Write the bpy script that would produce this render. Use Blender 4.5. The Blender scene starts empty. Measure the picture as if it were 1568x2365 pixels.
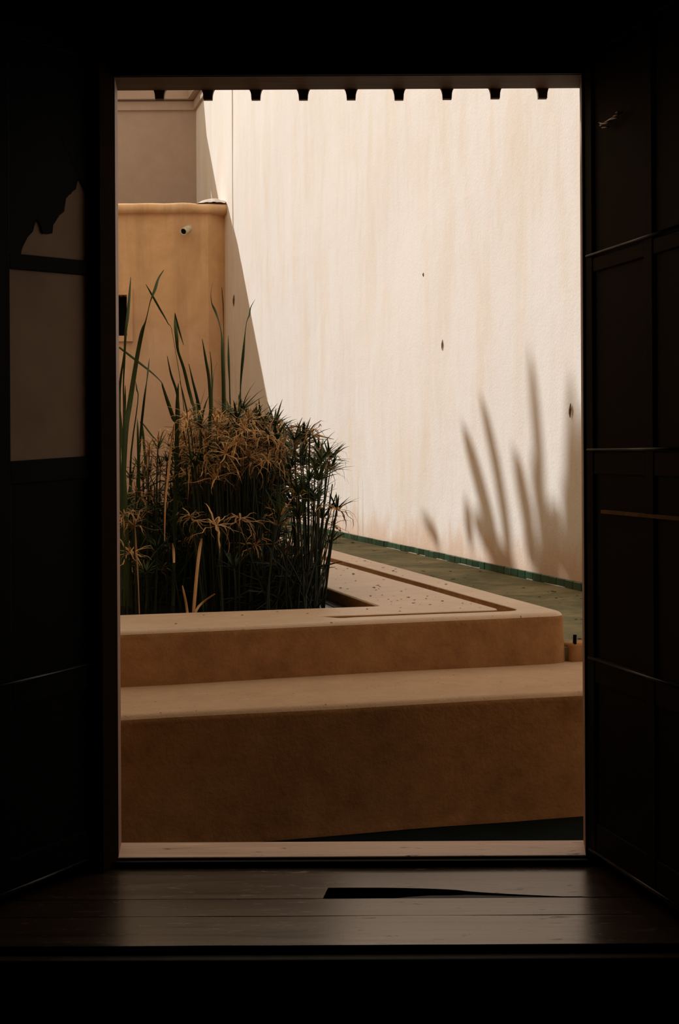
import bpy, bmesh, math, random
from mathutils import Vector, Matrix
from mathutils import noise as mnoise
random.seed(7)
C = bpy.context.scene.collection
SC = bpy.context.scene

# ------------------------------------------------------------------ camera, world, sun, exposure
F, CX, HY, CAMZ, ROLL = 3240.0, 784.0, 1046.0, 1.107, math.radians(-0.3)
cam = bpy.data.cameras.new('camera')
cam.sensor_fit = 'HORIZONTAL'; cam.sensor_width = 24.0; cam.lens = F * 24.0 / 1568.0
cam.shift_x = 0.0; cam.shift_y = (HY - 1182.5) / 1568.0
cam.clip_start = 0.05; cam.clip_end = 200
cam.dof.use_dof = False
co = bpy.data.objects.new('camera', cam); C.objects.link(co)
co.matrix_world = Matrix.Translation((0, 0, CAMZ)) @ Matrix.Rotation(math.radians(90), 4, 'X') @ Matrix.Rotation(ROLL, 4, 'Z')
SC.camera = co

SUN = Vector((1.260, -0.876, -1.0)).normalized()          # travel direction of the sunlight
w = bpy.data.worlds.new('sky'); SC.world = w; w.use_nodes = True
nt = w.node_tree; nt.nodes.clear()
# warm hazy sky (the film's white balance), slightly brighter towards the horizon
tcw = nt.nodes.new('ShaderNodeTexCoord'); sxyz = nt.nodes.new('ShaderNodeSeparateXYZ'); rmp = nt.nodes.new('ShaderNodeValToRGB')
rmp.color_ramp.elements[0].position = 0.0; rmp.color_ramp.elements[0].color = (1.0, 0.83, 0.62, 1)
rmp.color_ramp.elements[1].position = 1.0; rmp.color_ramp.elements[1].color = (0.90, 0.74, 0.56, 1)
bg = nt.nodes.new('ShaderNodeBackground'); bg.inputs['Strength'].default_value = 0.80
wo = nt.nodes.new('ShaderNodeOutputWorld')
nt.links.new(tcw.outputs['Generated'], sxyz.inputs[0]); nt.links.new(sxyz.outputs['Z'], rmp.inputs[0])
nt.links.new(rmp.outputs[0], bg.inputs[0]); nt.links.new(bg.outputs[0], wo.inputs[0])
sl = bpy.data.lights.new('sun', 'SUN'); sl.energy = 3.75; sl.color = (0.97, 0.99, 1.0); sl.angle = math.radians(0.75)
so = bpy.data.objects.new('sun', sl); C.objects.link(so)
so.rotation_euler = SUN.to_track_quat('-Z', 'Y').to_euler()
so.location = (-8, 14, 14)
SC.view_settings.view_transform = 'Standard'; SC.view_settings.look = 'None'
SC.view_settings.exposure = 0.0; SC.view_settings.gamma = 1.0; SC.view_settings.use_curve_mapping = False
SC.cycles.max_bounces = 10; SC.cycles.diffuse_bounces = 6; SC.cycles.glossy_bounces = 4

# ------------------------------------------------------------------ measuring helpers (photo pixel -> metric place)
def ray(px, py):
    x = (px - CX) / F; y = (HY - py) / F
    c, s = math.cos(ROLL), math.sin(ROLL)
    return Vector((x * c - y * s, 1.0, x * s + y * c))
def onz(px, py, z):
    r = ray(px, py); t = (z - CAMZ) / r.z
    return Vector((r.x * t, t, z))
def ony(px, py, Y):
    r = ray(px, py); return Vector((r.x * Y, Y, CAMZ + r.z * Y))
def onl(px, py, a, b):
    r = ray(px, py); dx, dy = b[0] - a[0], b[1] - a[1]
    t = (a[0] * dy - a[1] * dx) / (r.x * dy - r.y * dx)
    return Vector((r.x * t, t, CAMZ + r.z * t))

# ------------------------------------------------------------------ object helpers
def tag(o, label=None, cat=None, group=None, kind=None):
    if label: o['label'] = label
    if cat: o['category'] = cat
    if group: o['group'] = group
    if kind: o['kind'] = kind
    return o
def link(name, me, parent=None):
    o = bpy.data.objects.new(name, me); C.objects.link(o)
    if parent: o.parent = parent
    return o
def obj(name, bm, mat, parent=None, smooth=False):
    me = bpy.data.meshes.new(name)
    bmesh.ops.recalc_face_normals(bm, faces=bm.faces)
    bm.to_mesh(me); bm.free()
    if mat: me.materials.append(mat)
    if smooth:
        for p in me.polygons: p.use_smooth = True
    return link(name, me, parent)
def empty(name, loc, label, cat, group=None, kind=None):
    o = bpy.data.objects.new(name, None); C.objects.link(o); o.location = loc; o.empty_display_size = 0.1
    return tag(o, label, cat, group, kind)
def box(bm, x0, x1, y0, y1, z0, z1, M=None):
    vs = [bm.verts.new((x, y, z)) for z in (z0, z1) for x, y in ((x0, y0), (x1, y0), (x1, y1), (x0, y1))]
    if M is not None:
        for v in vs: v.co = M @ v.co
    for f in ((0, 3, 2, 1), (4, 5, 6, 7), (0, 1, 5, 4), (1, 2, 6, 5), (2, 3, 7, 6), (3, 0, 4, 7)):
        bm.faces.new([vs[i] for i in f])
    return vs
def bevel(bm, off, seg=2):
    bmesh.ops.bevel(bm, geom=list(bm.edges), offset=off, segments=seg, profile=0.5, affect='EDGES')
def bx(name, mat, parent, x0, x1, y0, y1, z0, z1, bev=0.0, seg=2, M=None):
    bm = bmesh.new(); box(bm, x0, x1, y0, y1, z0, z1)
    if bev: bevel(bm, bev, seg)
    if M is not None: bmesh.ops.transform(bm, matrix=M, verts=bm.verts)
    return obj(name, bm, mat, parent)
def tube(bm, pts, radii, n=6, cap=True):
    rings = []
    for i, p in enumerate(pts):
        a = pts[max(i - 1, 0)]; b = pts[min(i + 1, len(pts) - 1)]
        d = (Vector(b) - Vector(a)).normalized()
        s = d.orthogonal().normalized() if abs(d.z) < 0.95 else d.cross(Vector((0, 1, 0))).normalized()
        t = d.cross(s)
        r = radii[i] if hasattr(radii, '__len__') else radii
        rings.append([bm.verts.new(Vector(p) + s * r * math.cos(k * 2 * math.pi / n) + t * r * math.sin(k * 2 * math.pi / n)) for k in range(n)])
    for A, B in zip(rings, rings[1:]):
        for k in range(n):
            bm.faces.new((A[k], A[(k + 1) % n], B[(k + 1) % n], B[k]))
    if cap:
        bm.faces.new(rings[0][::-1]); bm.faces.new(rings[-1])
def prism(bm, poly, z0, z1):
    lo = [bm.verts.new((x, y, z0)) for x, y in poly]; hi = [bm.verts.new((x, y, z1)) for x, y in poly]
    n = len(poly)
    for i in range(n): bm.faces.new((lo[i], lo[(i + 1) % n], hi[(i + 1) % n], hi[i]))
    bm.faces.new(lo[::-1]); bm.faces.new(hi)
def inset(poly, d):
    """offset a counter-clockwise polygon inwards by d"""
    out = []; n = len(poly)
    for i in range(n):
        p0, p1, p2 = Vector(poly[i - 1][:2]), Vector(poly[i][:2]), Vector(poly[(i + 1) % n][:2])
        a = (p1 - p0).normalized(); b = (p2 - p1).normalized()
        na, nb = Vector((-a.y, a.x)), Vector((-b.y, b.x))
        m = na + nb
        k = max(m.dot(na), 0.3)
        out.append(tuple(p1 + m * (d / k)))
    return out
def rounded(poly, radii, seg=6):
    """round the corners of a counter-clockwise polygon"""
    out = []; n = len(poly)
    for i in range(n):
        r = radii[i] if hasattr(radii, '__len__') else radii
        p0, p1, p2 = Vector(poly[i - 1]), Vector(poly[i]), Vector(poly[(i + 1) % n])
        if r <= 0: out.append(tuple(p1)); continue
        a = (p0 - p1).normalized(); b = (p2 - p1).normalized()
        for k in range(seg + 1):
            t = k / seg
            q = (p1 + a * r) * (1 - t) ** 2 + p1 * 2 * t * (1 - t) + (p1 + b * r) * t ** 2
            out.append(tuple(q))
    return out
def loopz(bm, poly, z):
    return [bm.verts.new((p[0], p[1], z)) for p in poly]
def bridge(bm, A, B):
    n = len(A)
    for i in range(n): bm.faces.new((A[i], A[(i + 1) % n], B[(i + 1) % n], B[i]))
def sub(poly, step):
    out = []
    n = len(poly)
    for i in range(n):
        a, b = Vector(poly[i]), Vector(poly[(i + 1) % n])
        k = max(1, int((b - a).length / step))
        for j in range(k): out.append(tuple(a.lerp(b, j / k)))
    return out

# ------------------------------------------------------------------ materials
def nodes(name, rough=0.9, spec=0.3):
    m = bpy.data.materials.new(name); m.use_nodes = True
    t = m.node_tree; b = t.nodes['Principled BSDF']
    b.inputs['Roughness'].default_value = rough
    b.inputs['Specular IOR Level'].default_value = spec
    return m, t, b
def N(t, kind, **kw):
    n = t.nodes.new(kind)
    for k, v in kw.items():
        if k in n.inputs.keys(): n.inputs[k].default_value = v
        else: setattr(n, k, v)
    return n
def coords(t, scale=(1, 1, 1), space='Object'):
    tc = N(t, 'ShaderNodeTexCoord'); mp = N(t, 'ShaderNodeMapping')
    mp.inputs['Scale'].default_value = scale
    t.links.new(tc.outputs[space], mp.inputs[0]); return mp.outputs[0]
def noise(t, vec, scale, detail=4, rough=0.55, dist=0.0):
    n = N(t, 'ShaderNodeTexNoise'); n.inputs['Scale'].default_value = scale; n.inputs['Detail'].default_value = detail
    n.inputs['Roughness'].default_value = rough; n.inputs['Distortion'].default_value = dist
    t.links.new(vec, n.inputs['Vector']); return n.outputs['Fac']
def ramp(t, fac, stops):
    r = N(t, 'ShaderNodeValToRGB')
    e = r.color_ramp.elements
    while len(e) < len(stops): e.new(0.5)
    for el, (p, c) in zip(e, stops):
        el.position = p; el.color = (*c, 1) if len(c) == 3 else c
    t.links.new(fac, r.inputs[0]); return r.outputs[0]
def mix(t, fac, a, b, mode='MIX'):
    m = N(t, 'ShaderNodeMix'); m.data_type = 'RGBA'; m.blend_type = mode
    if isinstance(fac, (int, float)): m.inputs[0].default_value = fac
    else: t.links.new(fac, m.inputs[0])
    for s, v in ((6, a), (7, b)):
        if isinstance(v, tuple): m.inputs[s].default_value = (*v, 1)
        else: t.links.new(v, m.inputs[s])
    return m.outputs[2]
def math_(t, op, a, b=0.0, c=None):
    m = N(t, 'ShaderNodeMath'); m.operation = op
    for i, v in enumerate((a, b, c)):
        if v is None: continue
        if isinstance(v, (int, float)): m.inputs[i].default_value = v
        else: t.links.new(v, m.inputs[i])
    return m.outputs[0]
def bump(t, b, h, strength=0.3, dist=0.01):
    n = N(t, 'ShaderNodeBump'); n.inputs['Strength'].default_value = strength; n.inputs['Distance'].default_value = dist
    t.links.new(h, n.inputs['Height']); t.links.new(n.outputs[0], b.inputs['Normal'])
def smooth(t, v, lo, hi):
    m = N(t, 'ShaderNodeMapRange'); m.interpolation_type = 'SMOOTHSTEP'
    m.inputs[1].default_value = lo; m.inputs[2].default_value = hi
    t.links.new(v, m.inputs[0]); return m.outputs[0]

def plaster(name, dark, mid, light, scale=1.5, grain=60, rough=0.85, bstr=0.25, specks=None, spec=0.25):
    m, t, b = nodes(name, rough, spec); v = coords(t)
    c = ramp(t, noise(t, v, scale, 6, 0.6, 0.6), [(0.3, dark), (0.5, mid), (0.72, light)])
    c = mix(t, 0.35, c, ramp(t, noise(t, v, scale * 6, 5, 0.65), [(0.3, dark), (0.7, light)]))
    if specks:
        k = ramp(t, noise(t, v, 70, 2, 0.5), [(0.70, (0, 0, 0)), (0.76, (1, 1, 1))])
        c = mix(t, k, c, specks)
    t.links.new(c, b.inputs['Base Color'])
    h = math_(t, 'ADD', noise(t, v, grain, 4, 0.6), math_(t, 'MULTIPLY', noise(t, v, scale * 5, 4, 0.5), 1.5))
    bump(t, b, h, bstr, 0.008); return m
def plain(name, col, rough=0.6, spec=0.4, metal=0.0, var=0.25, scale=20, bstr=0.0):
    m, t, b = nodes(name, rough, spec); b.inputs['Metallic'].default_value = metal
    v = coords(t); n = noise(t, v, scale, 4)
    t.links.new(ramp(t, n, [(0.3, tuple(x * (1 - var) for x in col)), (0.7, tuple(min(1, x * (1 + var)) for x in col))]), b.inputs['Base Color'])
    if bstr: bump(t, b, n, bstr, 0.004)
    return m
def leafy(name, a, c, rough=0.5, trans=0.15):
    m, t, b = nodes(name, rough, 0.35)
    oi = N(t, 'ShaderNodeObjectInfo'); v = coords(t)
    f = math_(t, 'ADD', math_(t, 'MULTIPLY', noise(t, v, 22, 3), 0.6), math_(t, 'MULTIPLY', oi.outputs['Random'], 0.45))
    t.links.new(ramp(t, f, [(0.2, a), (0.8, c)]), b.inputs['Base Color'])
    return m

def sunwall():
    # local x runs along the wall, z is up from the wall foot
    m, t, b = nodes('lime_plaster_streaked', 0.9, 0.15)
    v = coords(t); vs = coords(t, (1.7, 1, 0.42)); vf = coords(t, (8, 1, 1.5))
    base = (0.80, 0.755, 0.70)
    c = mix(t, ramp(t, noise(t, vs, 1.6, 6, 0.62, 0.4), [(0.44, (0, 0, 0)), (0.66, (1, 1, 1))]), base, (0.77, 0.685, 0.585))
    c = mix(t, ramp(t, noise(t, vf, 1.3, 5, 0.65), [(0.52, (0, 0, 0)), (0.74, (0.55, 0.55, 0.55))]), c, (0.73, 0.64, 0.54))
    c = mix(t, ramp(t, noise(t, v, 0.5, 3, 0.5), [(0.45, (0, 0, 0)), (0.7, (0.6, 0.6, 0.6))]), c, (0.83, 0.79, 0.735))
    sp = N(t, 'ShaderNodeSeparateXYZ'); t.links.new(v, sp.inputs[0])
    hgt = math_(t, 'ADD', sp.outputs['Z'], math_(t, 'MULTIPLY', math_(t, 'SUBTRACT', noise(t, coords(t, (2.5, 1, 1.2)), 2.2, 5, 0.6), 0.5), 0.55))
    damp = math_(t, 'SUBTRACT', 1.0, smooth(t, hgt, 0.02, 0.34))
    c = mix(t, math_(t, 'MULTIPLY', damp, 0.6), c, (0.62, 0.36, 0.19))
    # hairline runs below a spot near the plants
    run = ramp(t, noise(t, coords(t, (30, 1, 0.35)), 1.0, 2, 0.5), [(0.58, (0, 0, 0)), (0.64, (1, 1, 1))])
    reg = math_(t, 'MULTIPLY', math_(t, 'MULTIPLY', smooth(t, sp.outputs['X'], RUNX - 0.55, RUNX - 0.2), math_(t, 'SUBTRACT', 1.0, smooth(t, sp.outputs['X'], RUNX + 0.3, RUNX + 0.55))),
                math_(t, 'SUBTRACT', 1.0, smooth(t, sp.outputs['Z'], 0.15, 0.75)))
    c = mix(t, math_(t, 'MULTIPLY', math_(t, 'MULTIPLY', run, reg), 0.9), c, (0.26, 0.16, 0.09))
    t.links.new(c, b.inputs['Base Color'])
    bump(t, b, math_(t, 'ADD', noise(t, v, 55, 4, 0.6), math_(t, 'MULTIPLY', noise(t, v, 5, 4), 2.0)), 0.22, 0.01)
    return m

def wornwood(name, dark, light, rough=0.3, spec=0.5, axis=(0.5, 9, 9), tint=None, pits=True):
    m, t, b = nodes(name, rough, spec)
    if tint: b.inputs['Specular Tint'].default_value = (*tint, 1)
    v = coords(t, axis, 'Object')
    g = noise(t, v, 3.0, 8, 0.7, 0.8)
    c = ramp(t, g, [(0.3, dark), (0.7, light)])
    if pits:
        p = ramp(t, noise(t, coords(t, (9, 45, 45)), 1.0, 5, 0.65, 0.5), [(0.62, (0, 0, 0)), (0.68, (1, 1, 1))])
        c = mix(t, p, c, (0.006, 0.004, 0.003))
        r = math_(t, 'ADD', math_(t, 'MULTIPLY', p, 0.2), math_(t, 'ADD', math_(t, 'MULTIPLY', g, 0.2), rough - 0.10))
        t.links.new(r, b.inputs['Roughness'])
        bump(t, b, math_(t, 'SUBTRACT', g, p), 0.10, 0.001)
    else:
        bump(t, b, g, 0.2, 0.002)
    t.links.new(c, b.inputs['Base Color'])
    return m

# ------------------------------------------------------------------ main measured lines
RA, RB = onz(880, 1260, 0.33), onz(1345, 1364, 0.33)       # foot of the sunlit wall
U = (RB - RA).normalized()                                  # along it, towards the doorway
NN = Vector((-U.y, U.x, 0))                                 # into it
if NN.x < 0: NN = -NN
def onwall(px, py): return onl(px, py, RA, RB)
BA, BB = onz(520, 1947, -0.15), onz(1345, 1882, -0.15)      # foot of the bench front
DA, DB = onz(280, 1588, 0.275), onz(1345, 1530, 0.275)      # back of the bench = foot of the planter
def along(a, b, x):
    k = (x - a.x) / (b.x - a.x); return a.lerp(b, k)
RUNX = (onwall(815, 1200) - RA).dot(U)

M_sun = sunwall()
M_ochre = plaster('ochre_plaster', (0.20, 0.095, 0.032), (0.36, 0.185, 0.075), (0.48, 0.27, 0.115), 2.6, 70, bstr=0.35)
M_top = plaster('pale_ochre_plaster', (0.44, 0.29, 0.175), (0.52, 0.355, 0.225), (0.58, 0.41, 0.27), 2.2, 90, specks=(0.10, 0.06, 0.03))  # paler than the ochre of the front faces
def farwall():
    m, t, b = nodes('far_ochre_plaster', 0.9, 0.15); v = coords(t)
    c = ramp(t, noise(t, v, 1.3, 6, 0.62, 0.6), [(0.3, (0.62, 0.375, 0.185)), (0.5, (0.76, 0.475, 0.25)), (0.72, (0.86, 0.58, 0.35))])
    sp = N(t, 'ShaderNodeSeparateXYZ'); t.links.new(v, sp.inputs[0])
    hh = math_(t, 'ADD', sp.outputs['Z'], math_(t, 'MULTIPLY', noise(t, coords(t, (1.2, 1, 0.4)), 1.5, 4), 1.6))
    c = mix(t, math_(t, 'SUBTRACT', 1.0, smooth(t, hh, 1.2, 4.2)), c, (0.67, 0.485, 0.37))
    st = ramp(t, noise(t, coords(t, (2.4, 1, 0.25)), 1.4, 5, 0.6), [(0.46, (0, 0, 0)), (0.7, (0.7, 0.7, 0.7))])
    c = mix(t, st, c, (0.50, 0.30, 0.165))
    t.links.new(c, b.inputs['Base Color'])
    bump(t, b, noise(t, v, 9, 5, 0.6), 0.3, 0.02); return m
M_far = farwall()
M_upper = plaster('beige_plaster', (0.38, 0.285, 0.225), (0.43, 0.325, 0.255), (0.48, 0.37, 0.29), 0.7, 25)
M_basin = plaster('algae_stained_concrete', (0.05, 0.055, 0.02), (0.12, 0.112, 0.048), (0.30, 0.245, 0.13), 1.8, 80, specks=(0.05, 0.05, 0.02))
M_facade = plaster('facade_plaster', (0.46, 0.33, 0.20), (0.54, 0.39, 0.25), (0.6, 0.45, 0.3), 1.2, 40)
M_rim = plaster('pale_rim_plaster', (0.50, 0.35, 0.225), (0.60, 0.43, 0.285), (0.68, 0.51, 0.35), 2.2, 90, rough=0.5, bstr=0.18, specks=(0.12, 0.07, 0.035), spec=0.55)  # paler plaster for the planter's upward faces
M_ground = plain('dark_green_tiles', (0.003, 0.008, 0.007), 0.7, 0.06, 0, 0.4, 6)
M_tile = bpy.data.materials.new('green_glazed_tile')
def mk_tile():
    m, t, b = nodes('green_glaze', 0.28, 0.5)
    oi = N(t, 'ShaderNodeObjectInfo')
    f = math_(t, 'ADD', math_(t, 'MULTIPLY', oi.outputs['Random'], 0.6), math_(t, 'MULTIPLY', noise(t, coords(t), 25, 4), 0.5))
    t.links.new(ramp(t, f, [(0.15, (0.006, 0.034, 0.018)), (0.55, (0.012, 0.062, 0.031)), (0.95, (0.035, 0.12, 0.07))]), b.inputs['Base Color'])
    return m
M_tile = mk_tile()
M_grout = plain('pale_grout', (0.45, 0.42, 0.36), 0.9, 0.1)
M_water = plain('dark_pond_water', (0.006, 0.007, 0.005), 0.16, 0.2, 0, 0.3, 8)
M_black = plain('black_paint_and_shade', (0.0022, 0.0022, 0.0022), 0.6, 0.06, 0, 0.2, 15)  # black paint; also stands for shade on the sill riser and right panels
M_gloss = plain('black_gloss_paint', (0.004, 0.004, 0.005), 0.3, 0.3, 0, 0.2, 15)
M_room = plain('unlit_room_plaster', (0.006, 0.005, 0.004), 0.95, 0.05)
M_panel = plain('brown_panel', (0.50, 0.335, 0.215), 0.7, 0.2, 0, 0.12, 6)  # flat brown of the left leaf's upper panels
M_jamb = wornwood('door_jamb_wood', (0.30, 0.17, 0.12), (0.42, 0.26, 0.19), 0.6, 0.3, (9, 9, 0.5), pits=False)
M_arch = plain('dark_red_brown_paint', (0.020, 0.010, 0.004), 0.8, 0.02, 0, 0.2, 10)
M_lint = wornwood('lintel_wood', (0.10, 0.06, 0.03), (0.20, 0.125, 0.065), 0.65, 0.25, (0.5, 9, 9), pits=False)
M_sill = wornwood('sill_wood', (0.50, 0.31, 0.205), (0.82, 0.58, 0.42), 0.42, 0.45)
M_plank = wornwood('floor_plank_wood', (0.020, 0.012, 0.007), (0.050, 0.030, 0.016), 0.24, 1.0, tint=(1.0, 0.70, 0.40))
M_lip = plain('dull_lip_wood', (0.030, 0.022, 0.015), 0.55, 0.12, 0, 0.4, 14, 0.1)
M_pipe = plain('pale_pipe', (0.62, 0.54, 0.40), 0.7, 0.2)
M_dark = plain('dark_hollow', (0.006, 0.006, 0.006), 0.8, 0.1)
M_lime = plaster('white_lime_patch', (0.55, 0.47, 0.40), (0.68, 0.59, 0.51), (0.76, 0.68, 0.6), 5, 60)
M_green = leafy('sedge_green', (0.010, 0.024, 0.006), (0.040, 0.075, 0.016), 0.65)
M_stem = leafy('sedge_stem', (0.006, 0.013, 0.004), (0.016, 0.030, 0.008))
M_dry = leafy('dry_sedge', (0.16, 0.075, 0.024), (0.72, 0.47, 0.21), 0.7)
M_reed = leafy('reed_green', (0.014, 0.034, 0.006), (0.034, 0.066, 0.012), 0.7)
M_straw = leafy('straw', (0.38, 0.21, 0.08), (0.58, 0.37, 0.17), 0.7)
M_agave = leafy('agave_green', (0.05, 0.10, 0.05), (0.10, 0.17, 0.09))
M_terra = plain('terracotta', (0.40, 0.17, 0.08), 0.85, 0.15)
M_litter = plain('dead_leaf_litter', (0.035, 0.022, 0.012), 0.9, 0.1, 0, 0.6, 30)
M_iron = plain('worn_iron', (0.35, 0.33, 0.30), 0.28, 0.5, 0.9, 0.3, 60)

# ------------------------------------------------------------------ courtyard: ground and walls
bm = bmesh.new(); box(bm, -9, 3.2, 3.86, 23, -0.30, -0.15)
tag(obj('ground', bm, M_ground), 'very dark green tiled courtyard ground below the long plaster bench', 'ground', kind='structure')

# sunlit wall: local x along the wall from RA, y into it, z up from the basin floor
MW = Matrix(((U.x, NN.x, 0, RA.x), (U.y, NN.y, 0, RA.y), (0, 0, 1, 0.33), (0, 0, 0, 1)))
XN, XF = 7.6, -11.5
XS = (onwall(538, 350) - RA).dot(U)                          # joint between the two wall lengths
bm = bmesh.new()
def grid_wall(x0, x1, z0, z1, y, step):
    nx = max(1, int((x1 - x0) / step)); nz = max(1, int((z1 - z0) / step))
    vs = [[bm.verts.new((x0 + (x1 - x0) * i / nx, y + (0.012 * mnoise.noise((x0 + (x1 - x0) * i / nx * 0.9 + 0.0, 3.1, (z0 + (z1 - z0) * j / nz) * 0.9))), z0 + (z1 - z0) * j / nz)) for i in range(nx + 1)] for j in range(nz + 1)]
    for j in range(nz):
        for i in range(nx): bm.faces.new((vs[j][i], vs[j][i + 1], vs[j + 1][i + 1], vs[j + 1][i]))
grid_wall(XS, XN, -0.5, 8.6, 0.0, 0.3)
box(bm, XS, XN, 0.03, 0.4, -0.5, 8.6)
box(bm, XF, XS, -0.012, 0.4, -0.5, 8.6)
sunw = obj('courtyard_wall', bm, M_sun); sunw.matrix_world = MW
tag(sunw, 'tall streaked cream plaster wall in full sun behind the pond', 'wall', kind='structure')
# chips and marks in its plaster
for px, py, hpx, wpx in ((1023, 797, 26, 4), (1319, 948, 34, 7), (979, 634, 10, 3), (541, 694, 26, 6)):
    p = MW.inverted() @ onwall(px, py); sc = onwall(px, py).y / F
    bm = bmesh.new()
    tube(bm, [(p.x, -0.004, p.z + hpx * sc / 2), (p.x + 0.3 * wpx * sc, -0.008, p.z + 0.1 * hpx * sc), (p.x - 0.2 * wpx * sc, -0.007, p.z - 0.2 * hpx * sc), (p.x - 0.4 * wpx * sc, -0.004, p.z - hpx * sc / 2)], [0.1 * wpx * sc, 0.5 * wpx * sc, 0.4 * wpx * sc, 0.1 * wpx * sc], 5)
    obj('plaster_chip', bm, plain('chip_brown', (0.16, 0.10, 0.06), 0.9, 0.1), sunw)
# green tile skirting
TH, TW = 0.047, 0.118
tm = bmesh.new(); box(tm, 0.002, TW - 0.002, -0.014, 0.0, 0, TH); bevel(tm, 0.0025, 1)
tme = bpy.data.meshes.new('tile'); bmesh.ops.recalc_face_normals(tm, faces=tm.faces); tm.to_mesh(tme); tm.free(); tme.materials.append(M_tile)
x = -8.8
while x < XN - 0.6:
    o = link('tile', tme, sunw)
    o.location = (x, -0.010 + random.uniform(-0.0015, 0.0015), random.uniform(-0.002, 0.002))
    o.rotation_euler = (random.uniform(-0.03, 0.03), 0, random.uniform(-0.012, 0.012)); x += TW
bm = bmesh.new(); box(bm, -8.8, XN - 0.6, -0.012, 0.0, -0.005, TH - 0.002)
obj('grout_bed', bm, plain('tile_grout', (0.10, 0.13, 0.10), 0.9, 0.1), sunw)
bm = bmesh.new(); x = -3.5
while x < 6:
    L = random.uniform(0.05, 0.5)
    if random.random() < 0.55:
        n = max(2, int(L / 0.06))
        tube(bm, [(x + L * k / n, -0.026 - random.uniform(0, 0.004), 0.002) for k in range(n + 1)], [random.uniform(0.002, 0.006) for k in range(n + 1)], 5)
    x += L + random.uniform(0.02, 0.35)
lime = obj('lime_deposit', bm, M_grout, sunw); lime['kind'] = 'stuff'

# basin floor between planter and sunlit wall
bm = bmesh.new()
Q = [(-8.5, 5.6), (-0.5, 5.3), (0.80, 5.45), (2.6, 5.55), (RA + U * 7.2).to_2d()[:], (RA + U * -9.6).to_2d()[:], (-8.5, 19.0)]
Q = [(-7.5, 6.5), tuple(along(DA, DB, 0.6).to_2d() + Vector((0, 0.05))), tuple(along(DA, DB, 2.1).to_2d() + Vector((0, 0.05))), tuple((RA + U * -8.6).to_2d() + NN.to_2d() * 0.05), (-7.5, 18.6)]
prism(bm, Q, -0.2, 0.33)
tag(obj('basin_floor', bm, M_basin), 'flat greenish algae-stained basin floor between planter and sunlit wall', 'floor', kind='structure')

# far ochre wall with window and coping
FY = onwall(524, 490).y
cx0 = onwall(524, 480).x; ckx = ony(480, 600, FY - 0.12).x
ztop = ony(400, 492, FY - 0.1).z
wx0, wx1 = ony(262, 690, FY).x, ony(296, 690, FY).x
wz1, wz0 = ony(290, 683, FY).z, ony(290, 777, FY).z
farw = empty('ochre_wall', (-4, FY, 0.33), 'shaded ochre wall at the far end with rounded ledge on top', 'wall', kind='structure')
Mi = Matrix.Translation((4, -FY, -0.33))
def fpart(name, bm, mat, parent=farw, smooth=False):
    bmesh.ops.transform(bm, matrix=Mi, verts=bm.verts); return obj(name, bm, mat, parent, smooth)
bm = bmesh.new()
yf = FY - 0.06
box(bm, -7.5, wx0, yf, FY + 0.5, 0.2, ztop)
box(bm, wx1, ckx, yf, FY + 0.5, 0.2, ztop)
box(bm, wx0, wx1, yf, FY + 0.5, 0.2, wz0)
box(bm, wx0, wx1, yf, FY + 0.5, wz1, ztop)
prism(bm, [(ckx, yf), (cx0 + 0.05, FY + 0.20), (cx0 + 0.05, FY + 0.5), (ckx, FY + 0.5)], 0.2, ztop)
fpart('wall_face', bm, M_far)
win = fpart('window_frame', (lambda b: (box(b, wx0 - 0.11, wx1 + 0.075, yf - 0.055, yf, wz1, wz1 + 0.075), box(b, wx0 - 0.11, wx1 + 0.075, yf - 0.055, yf, wz0 - 0.075, wz0), box(b, wx1, wx1 + 0.075, yf - 0.055, yf, wz0, wz1), box(b, wx0 - 0.11, wx0, yf - 0.055, yf, wz0, wz1), b)[-1])(bmesh.new()), M_far)
bm = bmesh.new(); box(bm, wx0 - 0.02, wx1 + 0.02, yf + 0.2, yf + 0.22, wz0 - 0.02, wz1 + 0.02); fpart('window_dark', bm, M_dark)  # dark sheet stands for the shade inside the window opening
for k in range(2):
    bm = bmesh.new(); xx = wx0 + (wx1 - wx0) * (0.38 + 0.3 * k); tube(bm, [(xx, yf + 0.06, wz0), (xx, yf + 0.06, wz1)], 0.008, 6); fpart('window_bar', bm, M_black)
# coping: a rounded rough ledge
cz = ztop; ch = 0.135
bm = bmesh.new(); rings = []
n = 70
for i in range(n + 1):
    xx = -7.5 + (cx0 + 0.03 + 7.5) * i / n
    s = 1 + 0.12 * mnoise.noise((xx * 3, 1, 2)); zz = 0.018 * mnoise.noise((xx * 2.2, 5, 2))
    prof = [(-0.02, -0.005), (-0.09, -0.004), (-0.135, 0.02), (-0.15, 0.065), (-0.115, 0.105), (-0.04, 0.13), (0.08, 0.137), (0.5, 0.137), (0.5, 0.0)]
    yb = FY - 0.06 + (max(0, (xx - ckx)) / (cx0 - ckx + 1e-6)) * 0.12
    rings.append([bm.verts.new((xx, yb + a * s, cz + zz + c * s)) for a, c in prof])
for A, B in zip(rings, rings[1:]):
    for k in range(len(prof)): bm.faces.new((A[k], A[(k + 1) % len(prof)], B[(k + 1) % len(prof)], B[k]))
bm.faces.new(rings[-1]); bm.faces.new(rings[0][::-1])
cop = fpart('coping', bm, M_far, smooth=True)
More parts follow.
